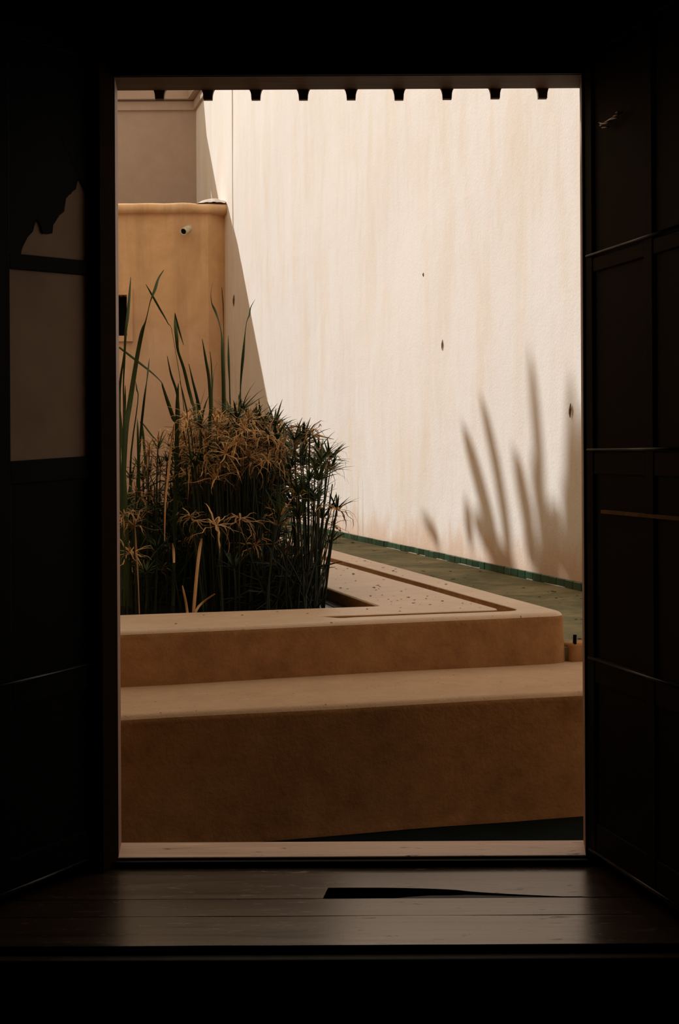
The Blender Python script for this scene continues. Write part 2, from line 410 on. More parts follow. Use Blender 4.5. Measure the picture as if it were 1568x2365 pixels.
# pale lime lump at its right end
bm = bmesh.new(); L0, L1 = ony(449, 470, FY).x, ony(521, 470, FY).x
nx, ny = 16, 7
gv = []
for j in range(ny + 1):
    row = []
    for i in range(nx + 1):
        u_ = i / nx; v_ = j / ny
        hgt = (0.11 * math.sin(math.pi * min(1, u_ * 0.75 + 0.02)) ** 0.8) * math.sin(math.pi * (0.12 + 0.8 * v_)) + 0.025 * mnoise.noise((u_ * 5, v_ * 4, 1))
        row.append(bm.verts.new((L0 + (L1 - L0) * u_, FY - 0.15 + 0.42 * v_ + 0.07 * u_, cz + 0.105 + max(-0.03, hgt))))
    gv.append(row)
for j in range(ny):
    for i in range(nx): bm.faces.new((gv[j][i], gv[j][i + 1], gv[j + 1][i + 1], gv[j + 1][i]))
lump = fpart('lime_patch', bm, M_lime, smooth=True); lump['label'] = 'pale lumpy lime patch on the ledge end'

# drain spout on the ochre wall
sp0 = ony(434, 528, yf - 0.02)
spt = empty('drain_spout', sp0, 'short pale drain spout sticking out of the far ochre wall', 'pipe')
d = Vector((-0.085, -0.42, -0.15)).normalized(); r0 = 0.048
def lathe_dir(bm, prof, d, n=14):
    s = d.orthogonal().normalized(); t = d.cross(s); rings = []
    for a, r in prof: rings.append([bm.verts.new(d * a + s * r * math.cos(k * 2 * math.pi / n) + t * r * math.sin(k * 2 * math.pi / n)) for k in range(n)])
    for A, B in zip(rings, rings[1:]):
        for k in range(n): bm.faces.new((A[k], A[(k + 1) % n], B[(k + 1) % n], B[k]))
    return rings
bm = bmesh.new(); lathe_dir(bm, [(-0.08, r0), (0.22, r0), (0.22, r0 * 0.8), (0.02, r0 * 0.8)], d); obj('pipe_sleeve', bm, M_pipe, spt, True)
bm = bmesh.new(); rr = lathe_dir(bm, [(0.19, r0 * 0.8), (0.185, 0.004)], d); bm.faces.new(rr[-1]); obj('pipe_bore', bm, M_dark, spt)

# upper beige wall behind it, its unseen top made up as a slope that shapes the sunlit wall's shadow
UY = onwall(455, 300).y; ux = onwall(455, 300).x
upw = empty('upper_wall', (-4, UY, 0.33), 'shaded beige wall with moulded cornice above the far ledge', 'wall', kind='structure')
Mu = Matrix.Translation((4, -UY, -0.33))
bm = bmesh.new()
prof = [(ux, 0.2), (ux, 7.94), (ux - 1.21, 6.72), (ux - 1.28, 6.5), (ux - 1.55, 6.27), (-9, 6.27), (-9, 0.2)]
A = [bm.verts.new((x, UY, z)) for x, z in prof]; B = [bm.verts.new((x, UY + 0.35, z)) for x, z in prof]
bm.faces.new(A); bm.faces.new(B[::-1])
for i in range(len(prof)): bm.faces.new((A[i], A[(i + 1) % len(prof)], B[(i + 1) % len(prof)], B[i]))
bmesh.ops.transform(bm, matrix=Mu, verts=bm.verts); obj('wall_face', bm, M_upper, upw)
zc = ony(350, 256, UY).z; zd = ony(350, 233, UY).z
def strip(name, z0, z1, proj):
    bm = bmesh.new()
    e = onwall(455, 300) - NN * 0.0
    P = [Vector((-6, UY)), Vector((ux, UY)), Vector((ux, UY)) + U.to_2d() * 2.6]
    # runs along the upper wall, then returns along the sunlit wall
    I = [Vector((-6, UY - proj)), Vector((ux - proj * 1.0, UY - proj)), Vector((ux, UY)) + U.to_2d() * 2.6 - NN.to_2d() * proj]
    lo = [bm.verts.new((p.x, p.y, z0)) for p in I]; hi = [bm.verts.new((p.x, p.y, z1)) for p in I]
    lb = [bm.verts.new((p.x, p.y, z0)) for p in P]; hb = [bm.verts.new((p.x, p.y, z1)) for p in P]
    for k in range(2):
        bm.faces.new((lo[k], lo[k + 1], hi[k + 1], hi[k])); bm.faces.new((lb[k], lb[k + 1], lo[k + 1], lo[k])); bm.faces.new((hi[k], hi[k + 1], hb[k + 1], hb[k]))
    bm.faces.new((lo[2], lb[2], hb[2], hi[2])); bm.faces.new((lo[0], hi[0], hb[0], lb[0])); 
    bmesh.ops.transform(bm, matrix=Mu, verts=bm.verts); return obj(name, bm, M_upper, upw)
strip('cornice', zc, zd - 0.02, 0.045)
strip('cornice', zd, zd + 0.20, 0.12)

# roof terrace building on the left, out of the view: it keeps the pond in shade
TB = 5.0; THGT = 0.33 + TB
p0 = RA - NN * TB
a = p0 + U * 6.6; b2 = p0 - U * 10
bm = bmesh.new()
prism(bm, [tuple((a - NN * 1.2).to_2d()), tuple(a.to_2d()), tuple(b2.to_2d()), tuple((b2 - NN * 1.2).to_2d())], -0.2, THGT)
tag(obj('terrace_wall', bm, M_far), 'ochre building side left of the pond carrying a planted roof terrace', 'wall', kind='structure')
# potted agaves on that roof edge, which throw the leaf shadows on the sunlit wall
def lift(px, py, back):
    return onwall(px, py) - SUN * (back / -SUN.dot(-NN))
def blade3(bm, pts, wid, thick, nrm):
    n = len(pts); L = []; Rr = []; Mi_ = []; Bk = []
    for i, p in enumerate(pts):
        dd = (pts[min(i + 1, n - 1)] - pts[max(i - 1, 0)]).normalized()
        s = dd.cross(nrm).normalized(); t = i / (n - 1)
        q = wid * min(1, 0.75 + t) * (1 - t ** 6.0) ** 0.6 * 0.5 + 0.002
        L.append(bm.verts.new(p - s * q)); Rr.append(bm.verts.new(p + s * q))
        Mi_.append(bm.verts.new(p + nrm * thick * 0.25 * (1 - t))); Bk.append(bm.verts.new(p - nrm * thick * (1 - t)))
    for i in range(n - 1):
        for X, Y in ((L, Mi_), (Mi_, Rr), (Rr, Bk), (Bk, L)): bm.faces.new((X[i], X[i + 1], Y[i + 1], Y[i]))
def bez(ps, n):
    out = []
    for k in range(n + 1):
        t = k / n; q = [Vector(p) for p in ps]
        while len(q) > 1: q = [q[i].lerp(q[i + 1], t) for i in range(len(q) - 1)]
        out.append(q[0])
    return out
AG = [
 ((1165, 1290), [((1150, 1290), (1115, 1140), (1065, 975), 40), ((1178, 1300), (1160, 1130), (1108, 905), 34), ((1085, 1265), (1085, 1220), (1072, 1150), 34), ((1160, 1300), (1120, 1240), (1092, 1180), 40), ((1012, 1260), (1000, 1220), (972, 1190), 20)]),
 ((1270, 1320), [((1235, 1310), (1215, 1180), (1182, 1030), 42), ((1252, 1320), (1248, 1100), (1222, 800), 36), ((1268, 1320), (1250, 1180), (1225, 1040), 46), ((1230, 1310), (1222, 1220), (1205, 1120), 44)]),
 ((1345, 1330), [((1305, 1330), (1310, 1120), (1320, 850), 36), ((1335, 1330), (1340, 1150), (1345, 930), 60), ((1325, 1335), (1318, 1200), (1300, 1090), 46), ((1300, 1325), (1290, 1260), (1275, 1190), 50), ((1345, 1335), (1352, 1200), (1362, 1000), 60), ((1268, 1330), (1272, 1230), (1280, 1150), 60)]),
]
AL = ['potted agave with slender pale leaves at the far end of the terrace edge', 'potted agave with one tall upright leaf in the middle of the terrace edge', 'potted agave with broad crowded leaves at the near end of the terrace edge']
for (bpx, lv), lab in zip(AG, AL):
    base = lift(*bpx, TB + 0.18); base.z = THGT
    ag = empty('agave', base, lab, 'plant', 'agaves on the roof terrace')
    for b0, b1, b2_, wpx in lv:
        k = onwall(*b1).y / F
        pts = [q - base for q in bez([lift(*b0, TB + 0.18), lift(*b1, TB + 0.10), lift(*b2_, TB + 0.14)], 8)]
        bm = bmesh.new(); blade3(bm, pts, wpx * k * 1.55, 0.03, NN.copy()); obj('leaf', bm, M_agave, ag)
    bm = bmesh.new()
    rr = lathe_dir(bm, [(0.0, 0.11), (0.20, 0.15), (0.20, 0.17), (0.24, 0.17), (0.24, 0.14), (0.20, 0.13)], Vector((0, 0, 1)), 18); bm.faces.new(rr[0]); bm.faces.new(rr[-1])
    obj('pot', bm, M_terra, ag)

# ------------------------------------------------------------------ bench
bl, brr = along(BA, BB, -1.45), along(BA, BB, 1.7)
kl, kr = along(DA, DB, -1.6), along(DA, DB, 1.6)
outl = [tuple(bl.to_2d()), tuple(brr.to_2d()), tuple(kr.to_2d() + Vector((0, 0.1))), tuple(kl.to_2d() + Vector((0, 0.1)))]
ZB = 0.276
def masonry(bm, outline, z0, ztop, r, batter, seg=6, foot=None):
    loops = []
    if foot:
        loops += [loopz(bm, inset(outline, -foot), z0), loopz(bm, inset(outline, -foot * 0.8), z0 + 0.015), loopz(bm, inset(outline, 0.0), z0 + 0.04)]
    else: loops.append(loopz(bm, outline, z0))
    for k in range(seg + 1):
        a = k / seg * math.pi / 2
        loops.append(loopz(bm, inset(outline, batter + r * (1 - math.cos(a))), ztop - r + r * math.sin(a)))
    for A, B in zip(loops, loops[1:]): bridge(bm, A, B)
    return loops
def wobble(bm, amp, sc, zamp=None):
    for v in bm.verts:
        v.co.y += amp * mnoise.noise(v.co * sc); v.co.x += amp * mnoise.noise(v.co * sc + Vector((9, 1, 4)))
        v.co.z += (zamp if zamp is not None else amp) * mnoise.noise(v.co * sc * 0.7 + Vector((3, 8, 1)))
o2 = sub(outl, 0.08)
bm = bmesh.new(); L = masonry(bm, o2, -0.15, ZB, 0.030, 0.006, 6, 0.02); bm.faces.new(L[-1])
bmesh.ops.triangulate(bm, faces=[f for f in bm.faces if len(f.verts) > 4])
wobble(bm, 0.006, 2.5, 0.004)
bench = empty('plaster_bench', tuple(along(BA, BB, 0.3).to_2d()) + (-0.15,), 'long low ochre plaster bench running across just outside the doorway', 'bench')
def rel(bm, e): bmesh.ops.transform(bm, matrix=Matrix.Translation(-Vector(e.location)), verts=bm.verts)
# split so the paler seat and the front are their own parts
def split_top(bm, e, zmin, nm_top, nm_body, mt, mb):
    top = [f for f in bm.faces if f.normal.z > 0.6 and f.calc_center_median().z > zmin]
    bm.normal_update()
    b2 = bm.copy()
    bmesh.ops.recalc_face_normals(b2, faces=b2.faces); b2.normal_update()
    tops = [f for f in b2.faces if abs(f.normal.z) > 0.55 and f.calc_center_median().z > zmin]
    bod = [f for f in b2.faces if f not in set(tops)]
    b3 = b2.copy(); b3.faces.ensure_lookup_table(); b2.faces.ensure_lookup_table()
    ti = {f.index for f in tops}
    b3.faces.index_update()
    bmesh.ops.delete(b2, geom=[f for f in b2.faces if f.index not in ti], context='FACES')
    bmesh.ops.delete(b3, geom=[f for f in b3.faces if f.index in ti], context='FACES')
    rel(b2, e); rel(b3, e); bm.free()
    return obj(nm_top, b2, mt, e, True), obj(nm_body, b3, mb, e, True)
bm.faces.index_update()
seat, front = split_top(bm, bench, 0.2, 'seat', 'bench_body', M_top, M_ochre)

# ------------------------------------------------------------------ planter with pond and water groove
ZP = 0.475
c1 = along(DA, DB, 0.905)
Z = lambda px, py: onz(px, py, ZP).to_2d()
ro = Z(850, 1290); rd = (Z(1312, 1413) - ro)
R0 = Vector(c1.to_2d()) + Vector((0.012, 0.004))
rdir = -rd.normalized()
rear = R0 + rdir * 6.6
outl = [tuple(along(DA, DB, -2.1).to_2d()), tuple(R0), tuple(rear), tuple(rear + Vector((-3.2, -0.8)))]
o2 = rounded(outl, [0, 0.10, 0.1, 0], 8)
# resample long sides
def sub_long(poly, step):
    return sub(poly, step)
o3 = sub_long(o2, 0.10)
bm = bmesh.new(); L = masonry(bm, o3, 0.20, ZP, 0.030, 0.012, 6)
def holeloops(poly, r, depth, flare=0.0):
    """poly counter-clockwise; returns the loop at the top surface, building the walls downwards"""
    loops = []
    for k in range(4):
        a = k / 3 * math.pi / 2
        loops.append(loopz(bm, inset(poly, -r * (1 - math.sin(a))), ZP - r * (1 - math.cos(a))))
    loops.append(loopz(bm, inset(poly, flare), ZP - depth))
    for A, B in zip(loops, loops[1:]): bridge(bm, A, B)
    return loops
pf0, pf1 = Z(280, 1420), Z(860, 1400)
def isect(p, d_, q, e_):
    k = ((q.x - p.x) * e_.y - (q.y - p.y) * e_.x) / (d_.x * e_.y - d_.y * e_.x); return p + d_ * k
pr0, pr1 = Z(735, 1350), Z(870, 1398)
pc = isect(pf0, pf1 - pf0, pr0, pr1 - pr0)
fd = (pf1 - pf0).normalized(); rdn = (pr0 - pr1).normalized()
pond = [tuple(pc - fd * 2.0), tuple(pc), tuple(pc + rdn * 4.3), tuple(pc + rdn * 4.3 - fd * 2.0)]
ponds = sub(rounded(pond, [0, 0.025, 0.05, 0], 5), 0.12)
hl = holeloops(ponds, 0.012, 0.26)
# groove (water rill): right run then a narrow front run
g_or0, g_or1 = Z(760, 1287), Z(1171, 1400)
g_ir0, g_ir1 = Z(809, 1309), Z(1084, 1387)
g_n0, g_n1 = Z(818, 1425), Z(1126, 1413)
g_f0, g_f1 = Z(818, 1420.5), Z(1104, 1410)
A1 = isect(g_or0, g_or1 - g_or0, g_n0, g_n1 - g_n0)
A2 = isect(g_ir0, g_ir1 - g_ir0, g_f0, g_f1 - g_f0)
back = (g_or0 - g_or1).normalized() * 3.6
tipL = Z(736, 1423)
groove = [tuple(tipL), tuple(Z(787, 1427.5)), tuple(g_n0), tuple(A1), tuple(A1 + back), tuple(A1 + back - fd * 0.085), tuple(A2), tuple(g_f0), tuple(Z(792, 1421))]
gl = rounded(groove, [0.004, 0.02, 0.02, 0.09, 0, 0, 0.06, 0.01, 0.02], 6)
gl = sub(gl, 0.12)
gloops = holeloops(gl, 0.006, 0.045)
bot = bmesh.ops.triangle_fill(bm, edges=[e for e in {ed for v in gloops[-1] for ed in v.link_edges} if e.verts[0] in set(gloops[-1]) and e.verts[1] in set(gloops[-1])], use_beauty=True)
bnd = []
for lp in (L[-1], hl[0], gloops[0]):
    s = set(lp)
    for i in range(len(lp)):
        e = bm.edges.get((lp[i], lp[(i + 1) % len(lp)]))
        if e: bnd.append(e)
bmesh.ops.triangle_fill(bm, use_beauty=True, use_dissolve=False, edges=bnd)
wob = [v for v in bm.verts]
for v in wob:
    a = 0.005
    v.co.x += a * mnoise.noise(v.co * 2.4); v.co.y += a * mnoise.noise(v.co * 2.4 + Vector((5, 2, 7)))
planter = empty('pond_planter', tuple(R0) + (0.2,), 'raised ochre plaster planter holding the pond with a rill cut in its rim', 'planter')
bm.faces.index_update()
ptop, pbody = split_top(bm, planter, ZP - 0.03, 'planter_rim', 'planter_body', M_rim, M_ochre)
for p in ptop.data.polygons: p.use_smooth = False
# pond water
bm = bmesh.new(); wl = inset(pond, -0.02); vs = loopz(bm, wl, ZP - 0.050); bm.faces.new(vs)
tag(obj('pond_water', bm, M_water), 'still dark pond water inside the planter under the plants', 'water', kind='structure')
# low curb at the right end of the bench, with a dark pipe stub
q0 = Vector(c1.to_2d()) + Vector((0.005, 0.02)); q1 = along(DA, DB, 1.55).to_2d() + Vector((0, 0.02))
cd = (q1 - q0).normalized(); cn = Vector((-cd.y, cd.x))
bm = bmesh.new()
o4 = sub([tuple(q0), tuple(q1), tuple(q1 + cn * 0.10), tuple(q0 + cn * 0.10)], 0.04)
L4 = masonry(bm, o4, 0.26, 0.347, 0.012, 0.004, 3); bm.faces.new(L4[-1]); wobble(bm, 0.006, 14)
bmesh.ops.triangulate(bm, faces=[f for f in bm.faces if len(f.verts) > 4])
tag(obj('basin_curb', bm, M_ochre, None, True), 'rough low ochre curb at the right end of the bench top', 'curb')
ps = ony(1327, 1491, 5.56)
bm = bmesh.new(); hh = 25 * 5.56 / F
rr = lathe_dir(bm, [(-0.01, 0.008), (hh, 0.0075), (hh, 0.005), (hh * 0.7, 0.005)], Vector((0.03, 0, 1)).normalized(), 10); bm.faces.new(rr[-1])
o = obj('pipe_stub', bm, M_black); o.location = ps
tag(o, 'short black pipe stub standing on the curb beside the planter corner', 'pipe')

# fallen leaf litter on planter and basin
def litter(name, spots, z, n, label, region):
    bm = bmesh.new(); k = 0
    pts = list(spots)
    while len(pts) < n:
        pts.append((random.uniform(*region[0]), random.uniform(*region[1]), random.choice((3, 3, 4, 4, 6))))
    for px, py, s in pts:
        p = onz(px, py, z)
        if z > 0.4:
            q = p.to_2d()
            if not inside(q, inset(outl, 0.06)) or inside(q, inset(pond, -0.03)) or inside(q, inset(groove, -0.02)): continue
        else:
            if inside(p.to_2d(), inset(outl, -0.03)) or (p - RA).dot(NN) > -0.05: continue
        r = s * p.y / F * 0.5; a0 = random.uniform(0, 6.28)
        up = [bm.verts.new((p.x + r * random.uniform(0.6, 1.25) * math.cos(a0 + j * 1.047) * 1.5, p.y + r * random.uniform(0.6, 1.25) * math.sin(a0 + j * 1.047) * 1.5, z + random.uniform(0.001, 0.35 * r))) for j in range(6)]
        c = bm.verts.new((p.x, p.y, z + r * random.uniform(0.25, 0.7)))
        for j in range(6): bm.faces.new((up[j], up[(j + 1) % 6], c))
    o = obj(name, bm, M_litter); tag(o, label, 'leaf litter', kind='stuff'); return o
def inside(p, poly):
    c = False; n = len(poly)
    for i in range(n):
        a, b_ = poly[i], poly[(i + 1) % n]
        if (a[1] > p[1]) != (b_[1] > p[1]) and p[0] < (b_[0] - a[0]) * (p[1] - a[1]) / (b_[1] - a[1]) + a[0]: c = not c
    return c
litter('fallen_leaves', [(864, 1357, 6), (872, 1352, 6), (955, 1393, 7), (957, 1386, 5), (984, 1383, 5), (868, 1363, 5), (787, 1329, 5), (815, 1325, 5), (817, 1327, 6), (777, 1314, 5), (886, 1339, 5), (855, 1377, 5), (924, 1412, 5), (848, 1407, 5), (406, 1441, 6), (560, 1421, 5), (710, 1417, 5), (865, 1358, 5), (875, 1360, 4), (803, 1360, 5), (1177, 1383, 5), (1030, 1350, 6), (930, 1330, 4), (908, 1319, 6), (470, 1421, 4), (640, 1413, 4)], ZP, 120, 'scattered dark leaf bits lying on the planter rim', ((740, 1180), (1290, 1405)))
litter('fallen_leaves', [(1047, 1338, 8), (1073, 1335, 7), (990, 1331, 6), (968, 1270, 6), (905, 1268, 6), (862, 1272, 6), (867, 1273, 5), (1210, 1358, 6), (1246, 1379, 6), (1285, 1382, 6), (1339, 1476, 9), (1330, 1431, 6), (1344, 1431, 5), (1333, 1376, 6), (1342, 1383, 5), (815, 1254, 7), (816, 1255, 5), (1040, 1320, 7), (830, 1263, 5), (890, 1275, 5)], 0.33, 130, 'scattered dark leaf bits lying on the green-stained basin floor', ((800, 1345), (1250, 1400)))

# ------------------------------------------------------------------ plants
WZ = ZP - 0.05
def ribbon(bm, pts, widths, fold=0.35, twist=0.0, side=None):
    n = len(pts); rows = []
    for i, p in enumerate(pts):
        d = (pts[min(i + 1, n - 1)] - pts[max(i - 1, 0)]).normalized()
        view = Vector((math.sin(twist + i * 0.015), -math.cos(twist + i * 0.015), 0.0)) if side is None else side
        s = d.cross(view)
        s = s.normalized() if s.length > 1e-4 else Vector((1, 0, 0))
        nr = s.cross(d).normalized(); wd = widths[i] * 0.5
        rows.append((bm.verts.new(p - s * wd), bm.verts.new(p + nr * wd * fold), bm.verts.new(p + s * wd)))
    for A, B in zip(rows, rows[1:]):
        bm.faces.new((A[0], A[1], B[1], B[0])); bm.faces.new((A[1], A[2], B[2], B[1]))
def smoothline(pts, k=4):
    out = []
    n = len(pts)
    for i in range(n - 1):
        p0, p1, p2, p3 = pts[max(i - 1, 0)], pts[i], pts[i + 1], pts[min(i + 2, n - 1)]
        for j in range(k):
            t = j / k
            out.append(tuple(0.5 * ((2 * p1[c]) + (-p0[c] + p2[c]) * t + (2 * p0[c] - 5 * p1[c] + 4 * p2[c] - p3[c]) * t * t + (-p0[c] + 3 * p1[c] - 3 * p2[c] + p3[c]) * t ** 3) for c in range(len(p1))))
    out.append(pts[-1]); return out
def blade(parent, name, spec, Y, mat, k=4):
    """spec: photo-measured points (px, py, width px) from the water upwards, at distance Y"""
    sm = smoothline(spec, k); bm = bmesh.new(); rnd = random.uniform(-0.4, 0.4)
    pts = []; wd = []
    for i, (px, py, wpx) in enumerate(sm):
        p = ony(px, py, Y + 0.10 * math.sin(i * 0.23 + rnd * 5) - 0.1 * math.sin(rnd * 5)); pts.append(p); wd.append(max(0.3, wpx * 1.15) * Y / F)
    if pts[0].z < WZ - 0.03:
        pass
    base = Vector(parent.location)
    ribbon(bm, [p - base for p in pts], wd, 0.35, rnd)
    return obj(name, bm, mat, parent)
rl = empty('reed_clump', ony(300, 1440, 6.3).to_2d()[:] + (WZ,), 'tall narrow green reeds rising beside the left door jamb', 'plant', 'tall reeds in the pond')
rm = empty('reed_clump', ony(450, 1440, 6.8).to_2d()[:] + (WZ,), 'tall green reed blades rising behind the brown sedge heads', 'plant', 'tall reeds in the pond')
left_reeds = [
 ([(276, 1400, 9), (283, 1150, 11), (290, 1000, 12), (300, 930, 11), (316, 828, 9), (328, 767, 8), (337, 740, 2.5), (347, 697, 2), (358, 668, 6), (366, 643, 4), (378, 624, 1.5)], 6.2),
 ([(287, 1400, 5), (284, 1150, 5), (286, 960, 4), (285, 890, 3), (287, 840, 4), (290, 770, 5), (295, 730, 6), (299, 680, 5), (302, 640, 1)], 6.0),
 ([(280, 1400, 5), (277, 1100, 5), (276, 930, 5), (278, 880, 5), (285, 828, 3), (288, 800, 1)], 6.1),
 ([(292, 1400, 5), (288, 1150, 6), (287, 1000, 4), (289, 930, 4), (289, 890, 1)], 6.5),
 ([(300, 1400, 5), (318, 1100, 5), (326, 990, 5), (330, 950, 5), (334, 915, 4), (339, 880, 2), (342, 855, 4), (345, 828, 1)], 6.4),
 ([(330, 1400, 5), (322, 1150, 6), (319, 1040, 5), (318, 990, 4), (317, 965, 1)], 6.4),
 ([(310, 1400, 4), (300, 1100, 4), (318, 930, 2), (316, 900, 3), (313, 880, 1)], 6.6),
 ([(350, 1400, 5), (342, 1150, 5), (330, 1000, 5), (326, 975, 3), (350, 1005, 3), (365, 1020, 1)], 6.5),
 ([(296, 1400, 7), (292, 1200, 8), (286, 1080, 8), (281, 1000, 6), (278, 950, 2)], 6.0),
]
mid_reeds = [
 ([(420, 1400, 5), (418, 1200, 6), (411, 1000, 8), (400, 965, 8), (388, 930, 7), (376, 893, 4), (372, 882, 2), (352, 862, 3.5), (318, 835, 5), (275, 802, 4)], 6.6),
 ([(470, 1400, 6), (460, 1150, 6), (450, 960, 7), (444, 930, 7), (436, 900, 7), (424, 850, 6), (411, 810, 5), (408, 780, 7), (405, 750, 6), (404, 722, 1)], 6.8),
 ([(404, 724, 2), (412, 757, 4), (424, 797, 1)], 6.82),
 ([(400, 1400, 7), (403, 1200, 8), (407, 1100, 9), (409, 960, 8), (410, 915, 6), (412, 885, 1)], 6.3),
 ([(440, 1400, 4), (425, 1100, 4), (413, 950, 5), (408, 905, 5), (395, 865, 4), (386, 822, 1)], 6.9),
 ([(445, 1400, 3), (430, 1000, 2), (400, 780, 1), (388, 747, 2), (370, 715, 4), (352, 683, 4), (337, 657, 1)], 6.9),
 ([(480, 1400, 5), (470, 1100, 5), (462, 960, 6), (455, 920, 6), (445, 880, 4), (436, 840, 1)], 7.0),
 ([(500, 1400, 5), (493, 1100, 5), (487, 960, 6), (483, 880, 6), (475, 830, 5), (467, 783, 1)], 7.0),
 ([(480, 1400, 6), (482, 1150, 7), (484, 1000, 7), (488, 920, 6), (493, 868, 1), (497, 850, 1), (502, 836, 1)], 6.6),
 ([(520, 1400, 5), (518, 1100, 6), (517, 950, 8), (516, 880, 8), (514, 820, 7), (512, 775, 4), (506, 745, 4), (497, 718, 6), (489, 700, 3), (487, 675, 2), (492, 652, 1)], 6.9),
 ([(525, 1400, 3), (520, 1000, 2), (517, 800, 1.5), (516, 740, 1.5), (515, 700, 2), (512, 664, 1)], 7.2),
 ([(545, 1400, 4), (536, 1050, 4), (531, 920, 3), (530, 880, 3), (528, 830, 5), (527, 775, 1)], 7.1),
 ([(560, 1400, 4), (555, 1050, 4), (555, 920, 2), (557, 870, 4), (561, 825, 6), (566, 770, 2), (570, 742, 2), (576, 727, 4), (579, 710, 2), (590, 690, 0.8)], 7.2),
 ([(555, 1400, 5), (552, 1050, 6), (552, 960, 8), (554, 920, 5), (556, 895, 1)], 7.0),
 ([(510, 1400, 3), (492, 1000, 3), (489, 860, 3), (485, 812, 1)], 7.2),
 ([(468, 1400, 5), (452, 1150, 6), (440, 1000, 5), (425, 920, 3), (415, 880, 1)], 6.7),
]
for s, Y in left_reeds: blade(rl, 'blade', s, Y, M_reed)
for s, Y in mid_reeds: blade(rm, 'blade', s, Y, M_reed)
st = empty('straw_stalks', ony(450, 1425, 5.62).to_2d()[:] + (WZ,), 'broken straw-coloured dead stalks at the front of the pond', 'plant')
for s, Y in [([(446, 1425, 6), (449, 1390, 7.5), (455, 1320, 7), (461, 1270, 7), (466, 1243, 4)], 5.62), ([(434, 1425, 5), (430, 1395, 5), (424, 1365, 4), (421, 1352, 2)], 5.62),
             ([(446, 1425, 5), (458, 1402, 5), (475, 1386, 4), (497, 1371, 3)], 5.6), ([(380, 1250, 2), (382, 1160, 4), (390, 1080, 5), (396, 1020, 4), (402, 980, 2)], 6.0),
             ([(322, 1420, 2), (318, 1320, 3), (312, 1235, 4), (306, 1180, 2)], 6.0), ([(402, 1300, 4), (401, 1272, 5), (398, 1254, 2)], 5.9)]:
    blade(st, 'stalk', s, Y, M_straw)
# leaf whorls of the umbrella sedge
def whorl_mesh(name, kind, seed):
    rs = random.Random(seed); bm = bmesh.new()
    nb = {'green': rs.randint(12, 17), 'dry': rs.randint(14, 20), 'mixed': rs.randint(12, 16)}[kind]
    mats = []
    for k in range(nb):
        az = k * 2.399 + rs.uniform(-0.3, 0.3)
        dry = kind == 'dry' or (kind == 'mixed' and rs.random() < 0.45)
        L = rs.uniform(0.08, 0.155) if not dry else rs.uniform(0.08, 0.17)
        el = rs.uniform(0.15, 1.25) if not dry else rs.uniform(-0.4, 1.2)
        droop = rs.uniform(0.1, 0.5) if not dry else rs.uniform(0.3, 2.6)
        p = Vector((0, 0, 0)); pts = [p.copy()]; wd = [0.004]
        n = 4 if not dry else 6
        for i in range(n):
            t = (i + 1) / n; e = el - droop * t * t + (rs.uniform(-0.5, 0.5) if dry else 0)
            azz = az + (rs.uniform(-0.4, 0.4) if dry else 0.0)
            p = p + Vector((math.cos(azz) * math.cos(e), math.sin(azz) * math.cos(e), math.sin(e))) * (L / n)
            pts.append(p.copy()); wd.append((0.0145 if not dry else 0.0080) * max(0.10, (1 - t ** 2.2)))
        f0 = len(bm.faces); ribbon(bm, pts, wd, 0.4, 0, Vector((0, 0, 1)) if el < 1.2 else None)
        bm.faces.ensure_lookup_table()
        for f in bm.faces[f0:]: f.material_index = 1 if dry else 0
    me = bpy.data.meshes.new(name); bm.to_mesh(me); bm.free(); me.materials.append(M_green); me.materials.append(M_dry); return me
WG = [whorl_mesh('leaf_whorl', 'green', 10 + i) for i in range(6)]
WD = [whorl_mesh('leaf_whorl', 'dry', 40 + i) for i in range(7)]
WM = [whorl_mesh('leaf_whorl', 'mixed', 70 + i) for i in range(5)]
def stalk(parent, head, foot, r, wm, sc=1.0, mat=None):
    base = Vector(parent.location); bm = bmesh.new()
    mid = head.lerp(foot, 0.45); mid.x += (foot.x - head.x) * 0.12 + random.uniform(-0.012, 0.012); mid.y += random.uniform(-0.02, 0.02)
    pts = bez([foot, mid, head], 5)
    tube(bm, [p - foot for p in pts], [r * (1 - 0.35 * i / 5) for i in range(6)], 5, False)
    o = obj('stalk', bm, mat or M_stem, parent, True); o.location = foot - base
    if wm:
        c = link('leaf_whorl', wm, o); c.location = head - foot
        d = (pts[-1] - pts[-2]).normalized()
        c.rotation_euler = (Matrix.Rotation(random.uniform(-0.25, 0.25), 3, 'X') @ d.to_track_quat('Z', 'Y').to_matrix() @ Matrix.Rotation(random.uniform(0, 6.28), 3, 'Z')).to_euler()
        c.scale = (sc,) * 3
    return o
sc_c = empty('umbrella_sedge', ony(560, 1440, 6.9).to_2d()[:] + (WZ,), 'dense sedge clump with many dry brown heads in the pond middle', 'plant', 'sedge clumps in the pond')
sc_r = empty('umbrella_sedge', ony(715, 1440, 6.3).to_2d()[:] + (WZ,), 'airy green-stemmed sedge clump leaning over the right pond edge', 'plant', 'sedge clumps in the pond')
sc_l = empty('umbrella_sedge', ony(330, 1440, 6.6).to_2d()[:] + (WZ,), 'sparse low sedge clump among the reeds near the left jamb', 'plant', 'sedge clumps in the pond')
def foot_for(px, Y, spread, cx_):
    fx = cx_ + (px - cx_) * spread
    p = ony(fx, 1400, Y); p.z = WZ - 0.02
    return p
def top_at(px):
    T = [(300, 1060), (340, 1020), (380, 985), (410, 955), (450, 960), (490, 965), (530, 945), (560, 935), (600, 955), (640, 965), (680, 985), (720, 1000), (750, 1020), (775, 1050), (790, 1150), (800, 1200)]
    for (a, b_), (c, d_) in zip(T, T[1:]):
        if a <= px <= c: return b_ + (d_ - b_) * (px - a) / (c - a)
    return 1100
